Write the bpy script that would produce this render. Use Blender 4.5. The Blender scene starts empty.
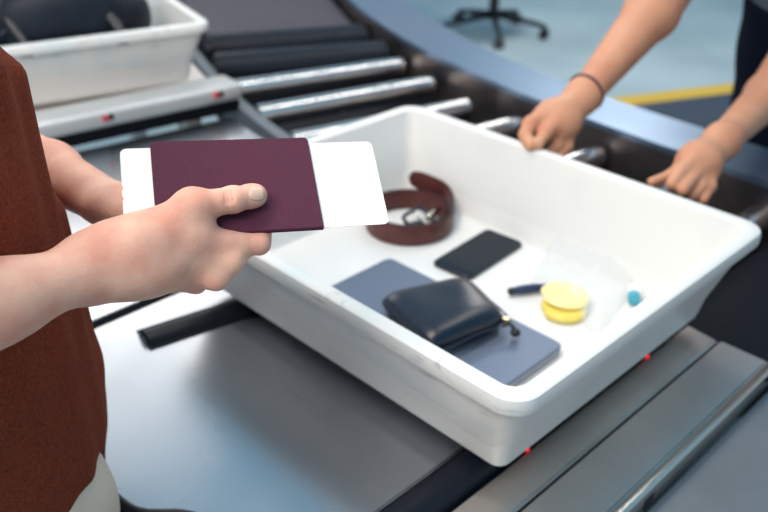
import bpy, bmesh, math, random
import numpy as np
from mathutils import Vector, Matrix, noise as mnoise
random.seed(4)
SC = bpy.context.scene
COL = SC.collection
V = lambda *a: np.array(a, float)

# ------------------------------------------------------------------ camera (solved from the tray, laptop and phone)
FPX = 864.985
CAM = V(-0.51352, -0.33852, 0.64699)
FW = V(0.61513237, 0.61378087, -0.49485878)
RT = V(0.71081864, -0.70328479, 0.01128564)
UP = V(0.34109975, 0.358697, 0.86890012)
def ray(x, y): return FW + RT*(x-384)/FPX - UP*(y-256)/FPX
def at(x, y, depth): return CAM + depth*ray(x, y)          # a point of the place seen at x, y and this far away
def onz(x, y, z=0.0):
    d = ray(x, y); return CAM + d*(z-CAM[2])/d[2]

cd = bpy.data.cameras.new('camera'); cam = bpy.data.objects.new('camera', cd); COL.objects.link(cam)
cd.sensor_width = 36; cd.lens = FPX/768*36; cd.clip_start = .02; cd.clip_end = 100
M = Matrix(((RT[0], UP[0], -FW[0]), (RT[1], UP[1], -FW[1]), (RT[2], UP[2], -FW[2]))).to_4x4()
M.translation = Vector(CAM); cam.matrix_world = M
cd.dof.use_dof = True; cd.dof.focus_distance = .655; cd.dof.aperture_fstop = 5.6
SC.camera = cam

# ------------------------------------------------------------------ materials
def lin(c):
    return tuple((x/12.92 if x <= .04045 else ((x+.055)/1.055)**2.4) for x in c)
def rgb(r, g, b): return lin((r/255, g/255, b/255))
def mat(name, col, rough=.5, metal=0., spec=.5, bump=0., bscale=200., var=0., vscale=5., col2=None, rvar=0., sss=0., trans=0., ior=1.45,
        emit=0., coat=0., stretch=None, detail=4., sheen=0., alpha=1., vlo=.35, vhi=.65):
    m = bpy.data.materials.new(name); m.use_nodes = True
    nt = m.node_tree; N = nt.nodes; L = nt.links; b = N['Principled BSDF']
    b.inputs['Base Color'].default_value = (*col, 1); b.inputs['Roughness'].default_value = rough
    b.inputs['Metallic'].default_value = metal; b.inputs['Specular IOR Level'].default_value = spec
    b.inputs['IOR'].default_value = ior
    if trans: b.inputs['Transmission Weight'].default_value = trans
    if coat: b.inputs['Coat Weight'].default_value = coat; b.inputs['Coat Roughness'].default_value = .15
    if sheen: b.inputs['Sheen Weight'].default_value = sheen; b.inputs['Sheen Roughness'].default_value = .5
    if alpha < 1: b.inputs['Alpha'].default_value = alpha
    if sss:
        b.inputs['Subsurface Weight'].default_value = sss; b.inputs['Subsurface Radius'].default_value = (1, .35, .2)
        b.inputs['Subsurface Scale'].default_value = .006
    if emit: b.inputs['Emission Color'].default_value = (*col, 1); b.inputs['Emission Strength'].default_value = emit
    tc = N.new('ShaderNodeTexCoord'); src = tc.outputs['Object']
    mp = N.new('ShaderNodeMapping'); L.new(src, mp.inputs[0]); src = mp.outputs[0]
    if stretch: mp.inputs['Scale'].default_value = stretch
    if var or rvar:
        n = N.new('ShaderNodeTexNoise'); n.inputs['Scale'].default_value = vscale; n.inputs['Detail'].default_value = detail
        L.new(src, n.inputs['Vector'])
        if var:
            r = N.new('ShaderNodeMapRange'); L.new(n.outputs[0], r.inputs[0]); r.inputs[1].default_value = vlo; r.inputs[2].default_value = vhi
            r.inputs[4].default_value = var
            mx = N.new('ShaderNodeMix'); mx.data_type = 'RGBA'; L.new(r.outputs[0], mx.inputs[0])
            mx.inputs[6].default_value = (*col, 1); mx.inputs[7].default_value = (*(col2 or tuple(c*.6 for c in col)), 1)
            L.new(mx.outputs[2], b.inputs['Base Color'])
        if rvar:
            r = N.new('ShaderNodeMapRange'); L.new(n.outputs[0], r.inputs[0]); r.inputs[1].default_value = .3; r.inputs[2].default_value = .7
            r.inputs[3].default_value = max(rough-rvar, .03); r.inputs[4].default_value = rough+rvar
            L.new(r.outputs[0], b.inputs['Roughness'])
    if bump:
        n2 = N.new('ShaderNodeTexNoise'); n2.inputs['Scale'].default_value = bscale; n2.inputs['Detail'].default_value = 3
        L.new(src, n2.inputs['Vector'])
        bp = N.new('ShaderNodeBump'); bp.inputs['Strength'].default_value = bump; bp.inputs['Distance'].default_value = .001
        L.new(n2.outputs[0], bp.inputs['Height']); L.new(bp.outputs[0], b.inputs['Normal'])
    return m

MT = {}
MT['steel'] = mat('brushed_steel', rgb(180, 184, 190), .28, 1, bump=0, bscale=60, var=.5, vscale=3.5, col2=rgb(162, 166, 172), rvar=.07)
MT['steel_plain'] = mat('worn_steel', rgb(216, 209, 204), .36, 1, bump=.06, bscale=90, var=.6, vscale=7, col2=rgb(184, 176, 170), rvar=.08)
MT['slate'] = mat('slate_grey_sheet', rgb(120, 126, 132), .55, .6, bump=.1, bscale=120, var=.4, vscale=9, col2=rgb(92, 98, 104))
MT['bluesteel'] = mat('pale_blue_steel', rgb(124, 146, 172), .33, .75, var=.5, vscale=3, col2=rgb(108, 134, 158), rvar=.06)
MT['darksteel'] = mat('dark_side_steel', rgb(128, 120, 118), .38, .85, var=.7, vscale=7, col2=rgb(66, 66, 74))
MT['chrome'] = mat('chromed_roller', rgb(212, 205, 200), .22, 1, rvar=.06, vscale=14, var=.3, col2=rgb(150, 152, 158))
MT['alu'] = mat('aluminium', rgb(216, 214, 212), .34, .5, var=.3, vscale=8)
MT['rubber'] = mat('black_rubber', rgb(14, 20, 32), .45, 0, .35, bump=.1, bscale=80, rvar=.08, vscale=30)
MT['void'] = mat('black_bed', rgb(10, 14, 24), .6, 0, .3, var=.4, vscale=6)
MT['belt'] = mat('dark_conveyor_belt', rgb(70, 62, 72), .6, 0, .5, var=.3, vscale=10)
MT['floor'] = mat('grey_vinyl', rgb(184, 196, 198), .45, 0, .5, var=.9, vscale=1.1, col2=rgb(152, 166, 170), bump=.02)
MT['mat'] = mat('dark_grey_floor_coating', rgb(62, 70, 84), .7, 0, .4, var=.3, vscale=5)
MT['yellow'] = mat('yellow_floor_paint', rgb(222, 178, 60), .5, var=.3, vscale=4, col2=rgb(204, 158, 44))
MT['wall'] = mat('off_white_paint', rgb(196, 202, 205), .8, var=.2, vscale=2)
MT['passport'] = mat('burgundy_leatherette', rgb(88, 42, 63), .6, 0, .22, bump=1.0, bscale=900, var=.6, vscale=700, col2=rgb(70, 32, 50), detail=2)
MT['paper'] = mat('white_card', rgb(238, 236, 233), .6, 0, .3, bump=.03, bscale=500)
MT['pages'] = mat('page_edges', rgb(214, 196, 200), .8, var=.4, vscale=900, stretch=(.02, .02, 1))
MT['laptop'] = mat('anodised_grey_blue', rgb(106, 118, 138), .42, .55, bump=.02, bscale=900)
MT['laptop_edge'] = mat('laptop_edge_metal', rgb(150, 152, 162), .35, .8)
MT['black'] = mat('black_plastic', rgb(22, 26, 32), .4, 0, .5)
MT['glass'] = mat('phone_glass', rgb(10, 22, 36), .14, 0, .28)
MT['phone_side'] = mat('phone_case', rgb(28, 34, 42), .35, 0, .5)
MT['pouch'] = mat('navy_leather', rgb(15, 26, 42), .30, 0, .5, bump=.1, bscale=240)
MT['gold'] = mat('pale_brass', rgb(206, 186, 150), .3, 1)
MT['beltleather'] = mat('brown_belt_leather', rgb(94, 48, 44), .42, 0, .5, bump=.3, bscale=350, var=.5, vscale=60, col2=rgb(72, 34, 32))
MT['beltedge'] = mat('dark_belt_edge', rgb(42, 30, 34), .5)
MT['silver'] = mat('polished_silver', rgb(200, 196, 188), .22, 1)
MT['gun'] = mat('gunmetal', rgb(70, 74, 84), .3, 1)
MT['disc'] = mat('pale_yellow_plastic', rgb(240, 226, 160), .35, 0, .5, sss=.0)
MT['disc2'] = mat('yellow_plastic', rgb(232, 210, 100), .35, 0, .5)
MT['teal'] = mat('teal_plastic', rgb(70, 160, 182), .3)
MT['white'] = mat('white_plastic', rgb(240, 240, 240), .35)
MT['bluegrip'] = mat('navy_plastic', rgb(42, 54, 84), .3)
MT['skin'] = mat('skin', rgb(235, 186, 163), .5, 0, .4, bump=.45, bscale=800, var=.8, vscale=34, col2=rgb(218, 150, 130), sss=.25, detail=5)
MT['skin2'] = mat('tanned_skin', rgb(208, 152, 120), .5, 0, .4, bump=.2, bscale=300, var=.7, vscale=16, col2=rgb(196, 130, 102), sss=.2)
MT['nail'] = mat('fingernail', rgb(238, 190, 172), .3, 0, .5, sss=.2)
MT['shirt'] = mat('rust_brown_jersey', rgb(136, 64, 42), .9, 0, .2, bump=1.0, bscale=700, var=.8, vscale=420, col2=rgb(100, 44, 28), sheen=0, detail=5)
MT['khaki'] = mat('beige_cotton', rgb(214, 202, 186), .9, 0, .2, bump=.5, bscale=500, var=.5, vscale=9, col2=rgb(192, 180, 164))
MT['navycloth'] = mat('navy_cotton', rgb(14, 20, 40), .9, 0, .2, var=.4, vscale=8)
MT['greyshirt'] = mat('grey_cotton', rgb(150, 156, 166), .9, 0, .2, var=.4, vscale=8)
MT['hair'] = mat('dark_brown_hair', rgb(54, 38, 30), .6, 0, .4, bump=.6, bscale=120)
MT['pack'] = mat('black_nylon', rgb(12, 18, 28), .55, 0, .35, bump=.3, bscale=250, var=.5, vscale=18, col2=rgb(30, 42, 58))
MT['bracelet'] = mat('dark_cord', rgb(56, 48, 50), .6)
MT['eye'] = mat('eye_white', rgb(235, 235, 232), .2)
MT['iris'] = mat('dark_iris', rgb(50, 34, 26), .2)
MT['shoe'] = mat('dark_shoe_leather', rgb(40, 34, 32), .4)
MT['red'] = mat('red_reflection_glow', (1., .02, .03), .3, emit=.9)  # glow stands in for red light reflected in the plate
MT['redbtn'] = mat('red_button', rgb(196, 40, 52), .35)

# scuffed white tray plastic: stains and scratches of their own shape
def tray_mat():
    m = mat('scuffed_white_plastic', rgb(236, 234, 230), .38, 0, .5, bump=.12, bscale=160)
    nt = m.node_tree; N = nt.nodes; L = nt.links; b = N['Principled BSDF']
    tc = N.new('ShaderNodeTexCoord')
    def nz(scale, det, sx, lo, hi, dist=0.):
        mp = N.new('ShaderNodeMapping'); mp.inputs['Scale'].default_value = sx; L.new(tc.outputs['Object'], mp.inputs[0])
        n = N.new('ShaderNodeTexNoise'); n.inputs['Scale'].default_value = scale; n.inputs['Detail'].default_value = det
        n.inputs['Distortion'].default_value = dist; L.new(mp.outputs[0], n.inputs[0])
        r = N.new('ShaderNodeMapRange'); r.inputs[1].default_value = lo; r.inputs[2].default_value = hi; L.new(n.outputs[0], r.inputs[0])
        return r.outputs[0]
    def mix(f, a, c):
        x = N.new('ShaderNodeMix'); x.data_type = 'RGBA'; L.new(f, x.inputs[0])
        if isinstance(a, tuple): x.inputs[6].default_value = (*a, 1)
        else: L.new(a, x.inputs[6])
        x.inputs[7].default_value = (*c, 1); return x.outputs[2]
    def mul(a, c):
        x = N.new('ShaderNodeMath'); x.operation = 'MULTIPLY'; L.new(a, x.inputs[0])
        if isinstance(c, float): x.inputs[1].default_value = c
        else: L.new(c, x.inputs[1])
        return x.outputs[0]
    # wear only on the outer walls: local distance from the middle of the tray
    sp = N.new('ShaderNodeSeparateXYZ'); L.new(tc.outputs['Object'], sp.inputs[0])
    def outer(axis, e):
        r = N.new('ShaderNodeMapRange'); L.new(sp.outputs[axis], r.inputs[0]); r.inputs[1].default_value = e; r.inputs[2].default_value = e-.004
        return r.outputs[0]
    near = outer(0, .034)
    c = mix(mul(nz(9, 3, (1, 1, 1), .5, .75), .5), rgb(228, 227, 224), rgb(214, 216, 215))
    c = mix(mul(mul(nz(7, 4, (1, 1, 2), .42, .62), .55), near), c, rgb(196, 214, 218))
    c = mix(mul(mul(nz(26, 6, (1, 1, 3.2), .62, .72, 1.2), .35), near), c, rgb(120, 128, 134))
    c = mix(mul(mul(nz(45, 2, (1, .22, 2.5), .66, .72, .4), .5), near), c, rgb(92, 100, 110))
    L.new(c, b.inputs['Base Color'])
    return m
MT['tray'] = tray_mat()
def bag_mat():
    m = bpy.data.materials.new('clear_plastic_film'); m.use_nodes = True; nt = m.node_tree; N = nt.nodes; L = nt.links
    b = N['Principled BSDF']; b.inputs['Base Color'].default_value = (.80, .85, .88, 1); b.inputs['Roughness'].default_value = .12
    b.inputs['Alpha'].default_value = .27; b.inputs['Specular IOR Level'].default_value = .7
    return m
MT['film'] = bag_mat()

# ------------------------------------------------------------------ mesh helpers
def link_mesh(name, verts, faces, m, parent=None, smooth=True, sharp=None):
    me = bpy.data.meshes.new(name)
    me.from_pydata([tuple(map(float, v)) for v in verts], [], [tuple(int(i) for i in f) for f in faces])
    me.update()
    return link(name, me, m, parent, smooth, sharp)
def link(name, me, m, parent=None, smooth=True, sharp=None):
    if m is not None: me.materials.append(MT[m])
    if smooth:
        me.polygons.foreach_set('use_smooth', [True]*len(me.polygons))
        if sharp: me.set_sharp_from_angle(angle=math.radians(sharp))
    o = bpy.data.objects.new(name, me); COL.objects.link(o)
    if parent is not None: o.parent = parent
    return o
def from_bm(name, bm, m, parent=None, smooth=True, sharp=35):
    bmesh.ops.recalc_face_normals(bm, faces=bm.faces)
    me = bpy.data.meshes.new(name); bm.to_mesh(me); bm.free()
    return link(name, me, m, parent, smooth, sharp)
def tag(o, label=None, cat=None, group=None, kind=None):
    if label: o['label'] = label
    if cat: o['category'] = cat
    if group: o['group'] = group
    if kind: o['kind'] = kind
    return o
def empty(name, loc=(0, 0, 0), rz=0., **k):
    o = bpy.data.objects.new(name, None); COL.objects.link(o); o.location = Vector([float(c) for c in loc]); o.rotation_euler = (0, 0, rz)
    o.empty_display_size = .05
    return tag(o, **k)
def copy_tree(o, parent=None):
    c = o.copy(); COL.objects.link(c)
    if parent is not None: c.parent = parent
    for ch in [x for x in bpy.data.objects if x.parent == o]: copy_tree(ch, c)
    return c
def box(bm, lo, hi, bev=0., seg=2, mtx=None):
    lo = Vector([float(v) for v in lo]); hi = Vector([float(v) for v in hi])
    r = bmesh.ops.create_cube(bm, size=1.); vs = r['verts']
    for v in vs: v.co = Vector((lo[i]+(v.co[i]+.5)*(hi[i]-lo[i]) for i in range(3)))
    if bev:
        es = list({e for v in vs for e in v.link_edges})
        r = bmesh.ops.bevel(bm, geom=es, offset=bev, segments=seg, affect='EDGES', profile=.5)
        vs = list({v for f in r['faces'] for v in f.verts} | {v for v in vs if v.is_valid})
    if mtx is not None: bmesh.ops.transform(bm, matrix=mtx, verts=vs)
    return vs
def cyl(bm, a, b, r, r2=None, seg=32, cap=True, bev=0.):
    a = Vector([float(c) for c in a]); b = Vector([float(c) for c in b]); r2 = r if r2 is None else r2
    d = b-a; q = d.to_track_quat('Z', 'Y')
    res = bmesh.ops.create_cone(bm, cap_ends=cap, segments=seg, radius1=r, radius2=r2, depth=d.length)
    mt = Matrix.Translation((a+b)/2) @ q.to_matrix().to_4x4()
    bmesh.ops.transform(bm, matrix=mt, verts=res['verts'])
    return res['verts']
def prism(bm, pts, z0, z1):
    n = len(pts)
    lo = [bm.verts.new((float(p[0]), float(p[1]), z0)) for p in pts]; hi = [bm.verts.new((float(p[0]), float(p[1]), z1)) for p in pts]
    bm.faces.new(lo[::-1]); bm.faces.new(hi)
    for i in range(n): bm.faces.new((lo[i], lo[(i+1) % n], hi[(i+1) % n], hi[i]))
def tube(pts, r, seg=12, closed=False):
    P = [Vector([float(c) for c in p]) for p in pts]; n = len(P); R = r if hasattr(r, '__len__') else [r]*n
    vs, fs = [], []
    prev = None
    for i, p in enumerate(P):
        if closed: t = (P[(i+1) % n]-P[i-1]).normalized()
        else: t = (P[min(i+1, n-1)]-P[max(i-1, 0)]).normalized()
        if prev is None:
            a = t.orthogonal().normalized()
        else:
            a = (prev-t*prev.dot(t)).normalized()
        prev = a; b = t.cross(a)
        for k in range(seg):
            th = 2*math.pi*k/seg; vs.append(p+(a*math.cos(th)+b*math.sin(th))*R[i])
    for i in range(n if closed else n-1):
        j = (i+1) % n
        for k in range(seg):
            fs.append((i*seg+k, i*seg+(k+1) % seg, j*seg+(k+1) % seg, j*seg+k))
    if not closed:
        fs.append(tuple(range(seg))[::-1]); fs.append(tuple((n-1)*seg+k for k in range(seg)))
    return vs, fs
def rrect(w, h, r, seg=6, x0=0., y0=0.):
    pts = []
    for cx, cy, a0 in ((w-r, h-r, 0), (r, h-r, 90), (r, r, 180), (w-r, r, 270)):
        for k in range(seg+1):
            a = math.radians(a0+90*k/seg); pts.append((x0+cx+r*math.cos(a), y0+cy+r*math.sin(a)))
    return pts
def catmull(P, n=8):
    P = [np.array(p, float) for p in P]; out = []
    Q = [2*P[0]-P[1]]+P+[2*P[-1]-P[-2]]
    for i in range(1, len(Q)-2):
        for k in range(n):
            t = k/n; a, b, c, d = Q[i-1], Q[i], Q[i+1], Q[i+2]
            out.append(.5*((2*b)+(-a+c)*t+(2*a-5*b+4*c-d)*t*t+(-a+3*b-3*c+d)*t**3))
    out.append(P[-1]); return out

# ------------------------------------------------------------------ sculpting by blended distance fields -> one smooth continuous surface
def smin(a, b, k):
    h = np.clip(.5+.5*(b-a)/k, 0, 1)
    return b*(1-h)+a*h-k*h*(1-h)
def nrm(v): v = np.array(v, float); return v/np.linalg.norm(v)
def cap(a, b, ra, rb=None, k=.01, flat=None, s=1.):
    return ('c', np.array(a, float), np.array(b, float), ra, ra if rb is None else rb, k, flat if flat is None else nrm(flat), s)
def ell(c, rad, k=.01, ax=None):                # ax: rows = axes
    return ('e', np.array(c, float), np.array(rad, float), np.eye(3) if ax is None else np.array(ax, float), k)
def cut(p): return ('-', p)
def pbound(p):
    if p[0] == 'c':
        r = max(p[3], p[4])*max(1, p[7]); return np.minimum(p[1], p[2])-r, np.maximum(p[1], p[2])+r
    r = max(p[2]); return p[1]-r, p[1]+r
def peval(p, X):
    if p[0] == 'c':
        _, a, b, ra, rb, k, fl, s = p
        ab = b-a; t = np.clip(((X-a)@ab)/max(ab@ab, 1e-12), 0, 1)
        q = X-a-t[..., None]*ab; d2 = (q*q).sum(-1)
        if fl is not None:
            qn = q@fl; d = np.sqrt(np.maximum(d2-qn**2+(qn/s)**2, 1e-12))
            r = ra+(rb-ra)*t; return (d-r)*(min(s, 1.) if s < 1 else 1.)
        return np.sqrt(d2)-(ra+(rb-ra)*t)
    _, c, rad, ax, k = p
    q = (X-c)@ax.T; k0 = np.sqrt(((q/rad)**2).sum(-1))+1e-9; k1 = np.sqrt(((q/rad**2)**2).sum(-1))+1e-9
    return k0*(k0-1)/k1
def sdf(prims, h):
    plus = [p for p in prims if p[0] != '-']
    bs = [pbound(p) for p in plus]
    lo = np.min([b[0] for b in bs], 0)-3*h-.002; hi = np.max([b[1] for b in bs], 0)+3*h+.002
    n = np.ceil((hi-lo)/h).astype(int)+1
    D = np.full(n, 1.0, np.float32)
    ax = [lo[i]+h*np.arange(n[i]) for i in range(3)]
    for p in prims:
        neg = p[0] == '-'; q = p[1] if neg else p
        k = q[5] if q[0] == 'c' else q[4]
        b0, b1 = pbound(q); pad = 2.2*k+3*h
        i0 = np.maximum(np.floor((b0-pad-lo)/h).astype(int), 0); i1 = np.minimum(np.ceil((b1+pad-lo)/h).astype(int)+1, n)
        if (i1 <= i0).any(): continue
        sl = tuple(slice(i0[i], i1[i]) for i in range(3))
        X = np.stack(np.meshgrid(*[ax[i][sl[i]] for i in range(3)], indexing='ij'), -1)
        d = peval(q, X)
        if neg: D[sl] = -smin(-D[sl], d, k)
        else: D[sl] = smin(D[sl], d, k)
    return D, lo, h
def nets(D, lo, h):
    S = D < 0
    nx, ny, nz = D.shape
    cor = [(i, j, k) for i in (0, 1) for j in (0, 1) for k in (0, 1)]
    cnt = sum(S[i:nx-1+i, j:ny-1+j, k:nz-1+k].astype(np.int8) for i, j, k in cor)
    act = (cnt > 0) & (cnt < 8)
    idx = np.full(act.shape, -1, np.int64); I = np.argwhere(act); idx[act] = np.arange(len(I))
    acc = np.zeros((len(I), 3)); w = np.zeros(len(I))
    for a in cor:
        for ax in range(3):
            if a[ax]: continue
            b = list(a); b[ax] = 1
            A = D[I[:, 0]+a[0], I[:, 1]+a[1], I[:, 2]+a[2]]; B = D[I[:, 0]+b[0], I[:, 1]+b[1], I[:, 2]+b[2]]
            mk = (A < 0) != (B < 0); t = np.where(mk, A/np.where(mk, A-B, 1), 0)
            P = np.tile(np.array(a, float), (len(I), 1)); P[:, ax] += t
            acc += P*mk[:, None]; w += mk
    vs = lo+h*(I+acc/w[:, None])
    fs = []
    for ax in range(3):
        u, v = [(1, 2), (2, 0), (0, 1)][ax]
        sl0 = [slice(1, -1)]*3; sl0[ax] = slice(0, -1); sl1 = list(sl0); sl1[ax] = slice(1, None)
        a = S[tuple(sl0)]; b = S[tuple(sl1)]
        E = np.argwhere(a != b); off = np.array([1, 1, 1]); off[ax] = 0; E = E+off
        inside = S[E[:, 0], E[:, 1], E[:, 2]]
        def g(du, dv):
            q = E.copy(); q[:, u] += du; q[:, v] += dv; return idx[q[:, 0], q[:, 1], q[:, 2]]
        Q = np.stack([g(-1, -1), g(0, -1), g(0, 0), g(-1, 0)], 1)
        Q[~inside] = Q[~inside][:, ::-1]
        fs.append(Q)
    return vs, np.concatenate(fs)
def blob(name, sets, m, parent=None):
    VS, FS, off = [], [], 0
    for prims, h in sets:
        D, lo, hh = sdf(prims, h); v, f = nets(D, lo, hh); VS.append(v); FS.append(f+off); off += len(v)
    v = np.concatenate(VS); f = np.concatenate(FS)
    me = bpy.data.meshes.new(name); me.vertices.add(len(v)); me.vertices.foreach_set('co', v.astype(np.float32).ravel())
    me.loops.add(f.size); me.loops.foreach_set('vertex_index', f.astype(np.int32).ravel())
    me.polygons.add(len(f)); me.polygons.foreach_set('loop_start', np.arange(0, f.size, 4, dtype=np.int32))
    me.update(calc_edges=True); me.validate()
    return link(name, me, m, parent, True)

# ================================================================== THE TRAY
TW, TL, TH = .5136, .6258, .1465
def make_tray_mesh():
    rings = []   # (inset, z, corner radius)
    prof = [(.066, 0, .010), (.058, .0022, .014), (.0515, .008, .018), (.0475, .019, .020), (.0125, .121, .027), (.0115, .1258, .027), (.003, .1258, .030),
            (.0008, .1275, .031), (.0, .131, .031), (.0, .1395, .031), (.0015, .1445, .030), (.005, .1465, .028), (.0170, .1465, .020),
            (.0205, .1450, .018), (.0225, .140, .018), (.0435, .022, .016), (.046, .0135, .014), (.053, .0095, .010)]
    seg = 8
    for ins, z, r in prof:
        rings.append([(x, y, z) for x, y in rrect(TW-2*ins, TL-2*ins, r, seg, ins, ins)])
    n = len(rings[0]); vs = [p for rg in rings for p in rg]; fs = []
    for i in range(len(rings)-1):
        for k in range(n): fs.append((i*n+k, i*n+(k+1) % n, (i+1)*n+(k+1) % n, (i+1)*n+k))
    fs.append(tuple(range(n))[::-1]); fs.append(tuple((len(rings)-1)*n+k for k in range(n)))
    me = bpy.data.meshes.new('security_tray'); me.from_pydata(vs, [], fs); me.update()
    me.materials.append(MT['tray']); me.polygons.foreach_set('use_smooth', [True]*len(me.polygons)); me.set_sharp_from_angle(angle=math.radians(38))
    return me
tm = make_tray_mesh()
tray = bpy.data.objects.new('security_tray', tm); COL.objects.link(tray)
tray.location = (0, 0, .0005)
tag(tray, 'scuffed white plastic tray holding a laptop, phone and belt in the foreground', 'tray', 'white security trays')
tray2 = tray.copy(); COL.objects.link(tray2)
tray2.location = (.540, 1.245, .012); tray2.rotation_euler = (0, 0, math.radians(75.2))
tag(tray2, 'white plastic tray carrying a black backpack behind the metal guide bar', 'tray', 'white security trays')
FZ = .0097   # inner floor of the tray

# ------------------------------------------------------------------ laptop
lap = empty('laptop', (.265, .427, FZ), math.radians(.5), label='closed grey-blue laptop lying in the tray under the dark pouch', cat='laptop')
def slab(name, w, d, z0, z1, r, m, parent, bev=.0012, x0=0., y0=0.):
    rg = []
    for ins, z in ((bev, z0), (0, z0+bev), (0, z1-bev), (bev, z1)):
        rg.append([(x, y, z) for x, y in rrect(w-2*ins, d-2*ins, r, 6, x0+ins, y0+ins)])
    n = len(rg[0]); vs = [p for q in rg for p in q]; fs = [(i*n+k, i*n+(k+1) % n, (i+1)*n+(k+1) % n, (i+1)*n+k) for i in range(3) for k in range(n)]
    fs += [tuple(range(n))[::-1], tuple(3*n+k for k in range(n))]
    return link_mesh(name, vs, fs, m, parent, True, 30)
slab('laptop_base', .212, .304, .001, .0085, .011, 'laptop_edge', lap, .002, -.212, -.304)
slab('laptop_lid', .212, .304, .0092, .0145, .011, 'laptop', lap, .0014, -.212, -.304)
for px, py in ((-.02, -.03), (-.192, -.03), (-.02, -.274), (-.192, -.274)):
    bm = bmesh.new(); cyl(bm, (px, py, 0), (px, py, .0015), .006, seg=16); from_bm('foot', bm, 'black', lap)
bm = bmesh.new(); box(bm, (-.006, -.25, .0078), (-.001, -.054, .0096)); from_bm('hinge', bm, 'black', lap)

# ------------------------------------------------------------------ phone
ph = empty('smartphone', (.381, .355, FZ), math.radians(4.2), label='black smartphone lying face up on the tray floor beside the coiled belt', cat='phone')
slab('phone_body', .141, .069, 0, .0078, .010, 'phone_side', ph, .002, -.0705, -.0345)
slab('screen', .137, .065, .0076, .0082, .0085, 'glass', ph, .0003, -.0685, -.0325)
bm = bmesh.new(); box(bm, (-.02, .0343, .0028), (-.004, .0352, .0046), .0003); from_bm('side_button', bm, 'phone_side', ph)

# ------------------------------------------------------------------ pouch on the laptop
PZ = FZ+.0150
A, B, Cc, Dd = [np.array([*onz(x, y, .036)[:2]]) for x, y in ((374, 302), (466, 281), (511, 323), (430, 355))]
def pouch_mesh():
    nu, nv = 28, 20; vs = []; fs = []
    def P(u, v):
        # rounded corners by pulling
        a = A*(1-u)+B*u; b = Dd*(1-u)+Cc*u
        return a*(1-v)+b*v
    for side in (1, -1):
        for j in range(nv+1):
            for i in range(nu+1):
                u, v = i/nu, j/nv
                # superellipse squircle mapping keeps corners soft
                x, y = 2*u-1, 2*v-1
                cx = x*math.sqrt(1-.20*y*y*y*y*abs(x)); cy = y*math.sqrt(1-.20*x*x*x*x*abs(y))
                p = P((cx+1)/2, (cy+1)/2)
                e = max(0., (1-abs(x)**4.5))**.5*max(0., (1-abs(y)**4.5))**.5
                crease = .0012*math.sin(3*x+2.4*y)*e+.0010*mnoise.noise(Vector((p[0]*22, p[1]*22, .3)))*e
                sag = .002*(1-y)*.5
                zt = PZ+.0145+(.0165*e+crease+sag if side > 0 else -.0140*e**.5)
                vs.append((p[0], p[1], max(zt, PZ+.0003)))
    n = (nu+1)*(nv+1)
    for s in (0, 1):
        for j in range(nv):
            for i in range(nu):
                q = (s*n+j*(nu+1)+i, s*n+j*(nu+1)+i+1, s*n+(j+1)*(nu+1)+i+1, s*n+(j+1)*(nu+1)+i)
                fs.append(q if s == 1 else q[::-1])
    return vs, fs
pv, pf = pouch_mesh()
pc = (A+B+Cc+Dd)/4
po = empty('zip_pouch', (pc[0], pc[1], PZ), label='small dark navy leather zip pouch resting on the laptop', cat='pouch')
pv = [(x-pc[0], y-pc[1], z-PZ) for x, y, z in pv]
bm = bmesh.new(); bv = [bm.verts.new(v) for v in pv]
for f in pf: bm.faces.new([bv[i] for i in f])
bmesh.ops.remove_doubles(bm, verts=bm.verts, dist=.0004)
body = from_bm('pouch_body', bm, 'pouch', po, True, None)
sd = body.modifiers.new('sub', 'SUBSURF'); sd.levels = 1; sd.render_levels = 1
# zip along the right and front edges
def PE(p, z, k=1.0): return (p[0]-pc[0], p[1]-pc[1], z)
zp = catmull([V(*PE(Dd*.5+A*.5, .0148)), V(*PE(Dd*.985+pc*.015, .0148)), V(*PE(Cc*.6+Dd*.4, .0148)), V(*PE(Cc*.97+pc*.03, .0148)), V(*PE(B*.7+Cc*.3, .0148))], 10)
v, f = tube(zp, .0011, 8); link_mesh('zip', v, f, 'gun', po)
cx, cy, cz = PE(Cc, .0125)
rd = nrm(Cc-Dd); pr = nrm(np.array(onz(515, 334, .03)[:2])-np.array(onz(500, 321, .03)[:2]))
cx -= .004; cy += .003
bm = bmesh.new(); cyl(bm, (cx-.004, cy, cz-.003), (cx-.004+.001, cy, cz+.008), .004, seg=16); sl = from_bm('zip_slider', bm, 'gold', po)
v, f = tube(catmull([(cx-.001, cy, cz+.003), (cx+pr[0]*.010, cy+pr[1]*.010, cz+.0015), (cx+pr[0]*.020, cy+pr[1]*.020, cz-.003)], 5), [.0022]*5+[.0028]*6, 10)
zt = link_mesh('zip_pull', v, f, 'black', po)
bm = bmesh.new(); bmesh.ops.create_uvsphere(bm, u_segments=20, v_segments=12, radius=.0065, matrix=Matrix.Translation((cx+pr[0]*.018, cy+pr[1]*.018, cz-.004)) @ Matrix.Diagonal((1, 1, .8, 1)))
from_bm('bead', bm, 'black', po, True, None)

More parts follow.
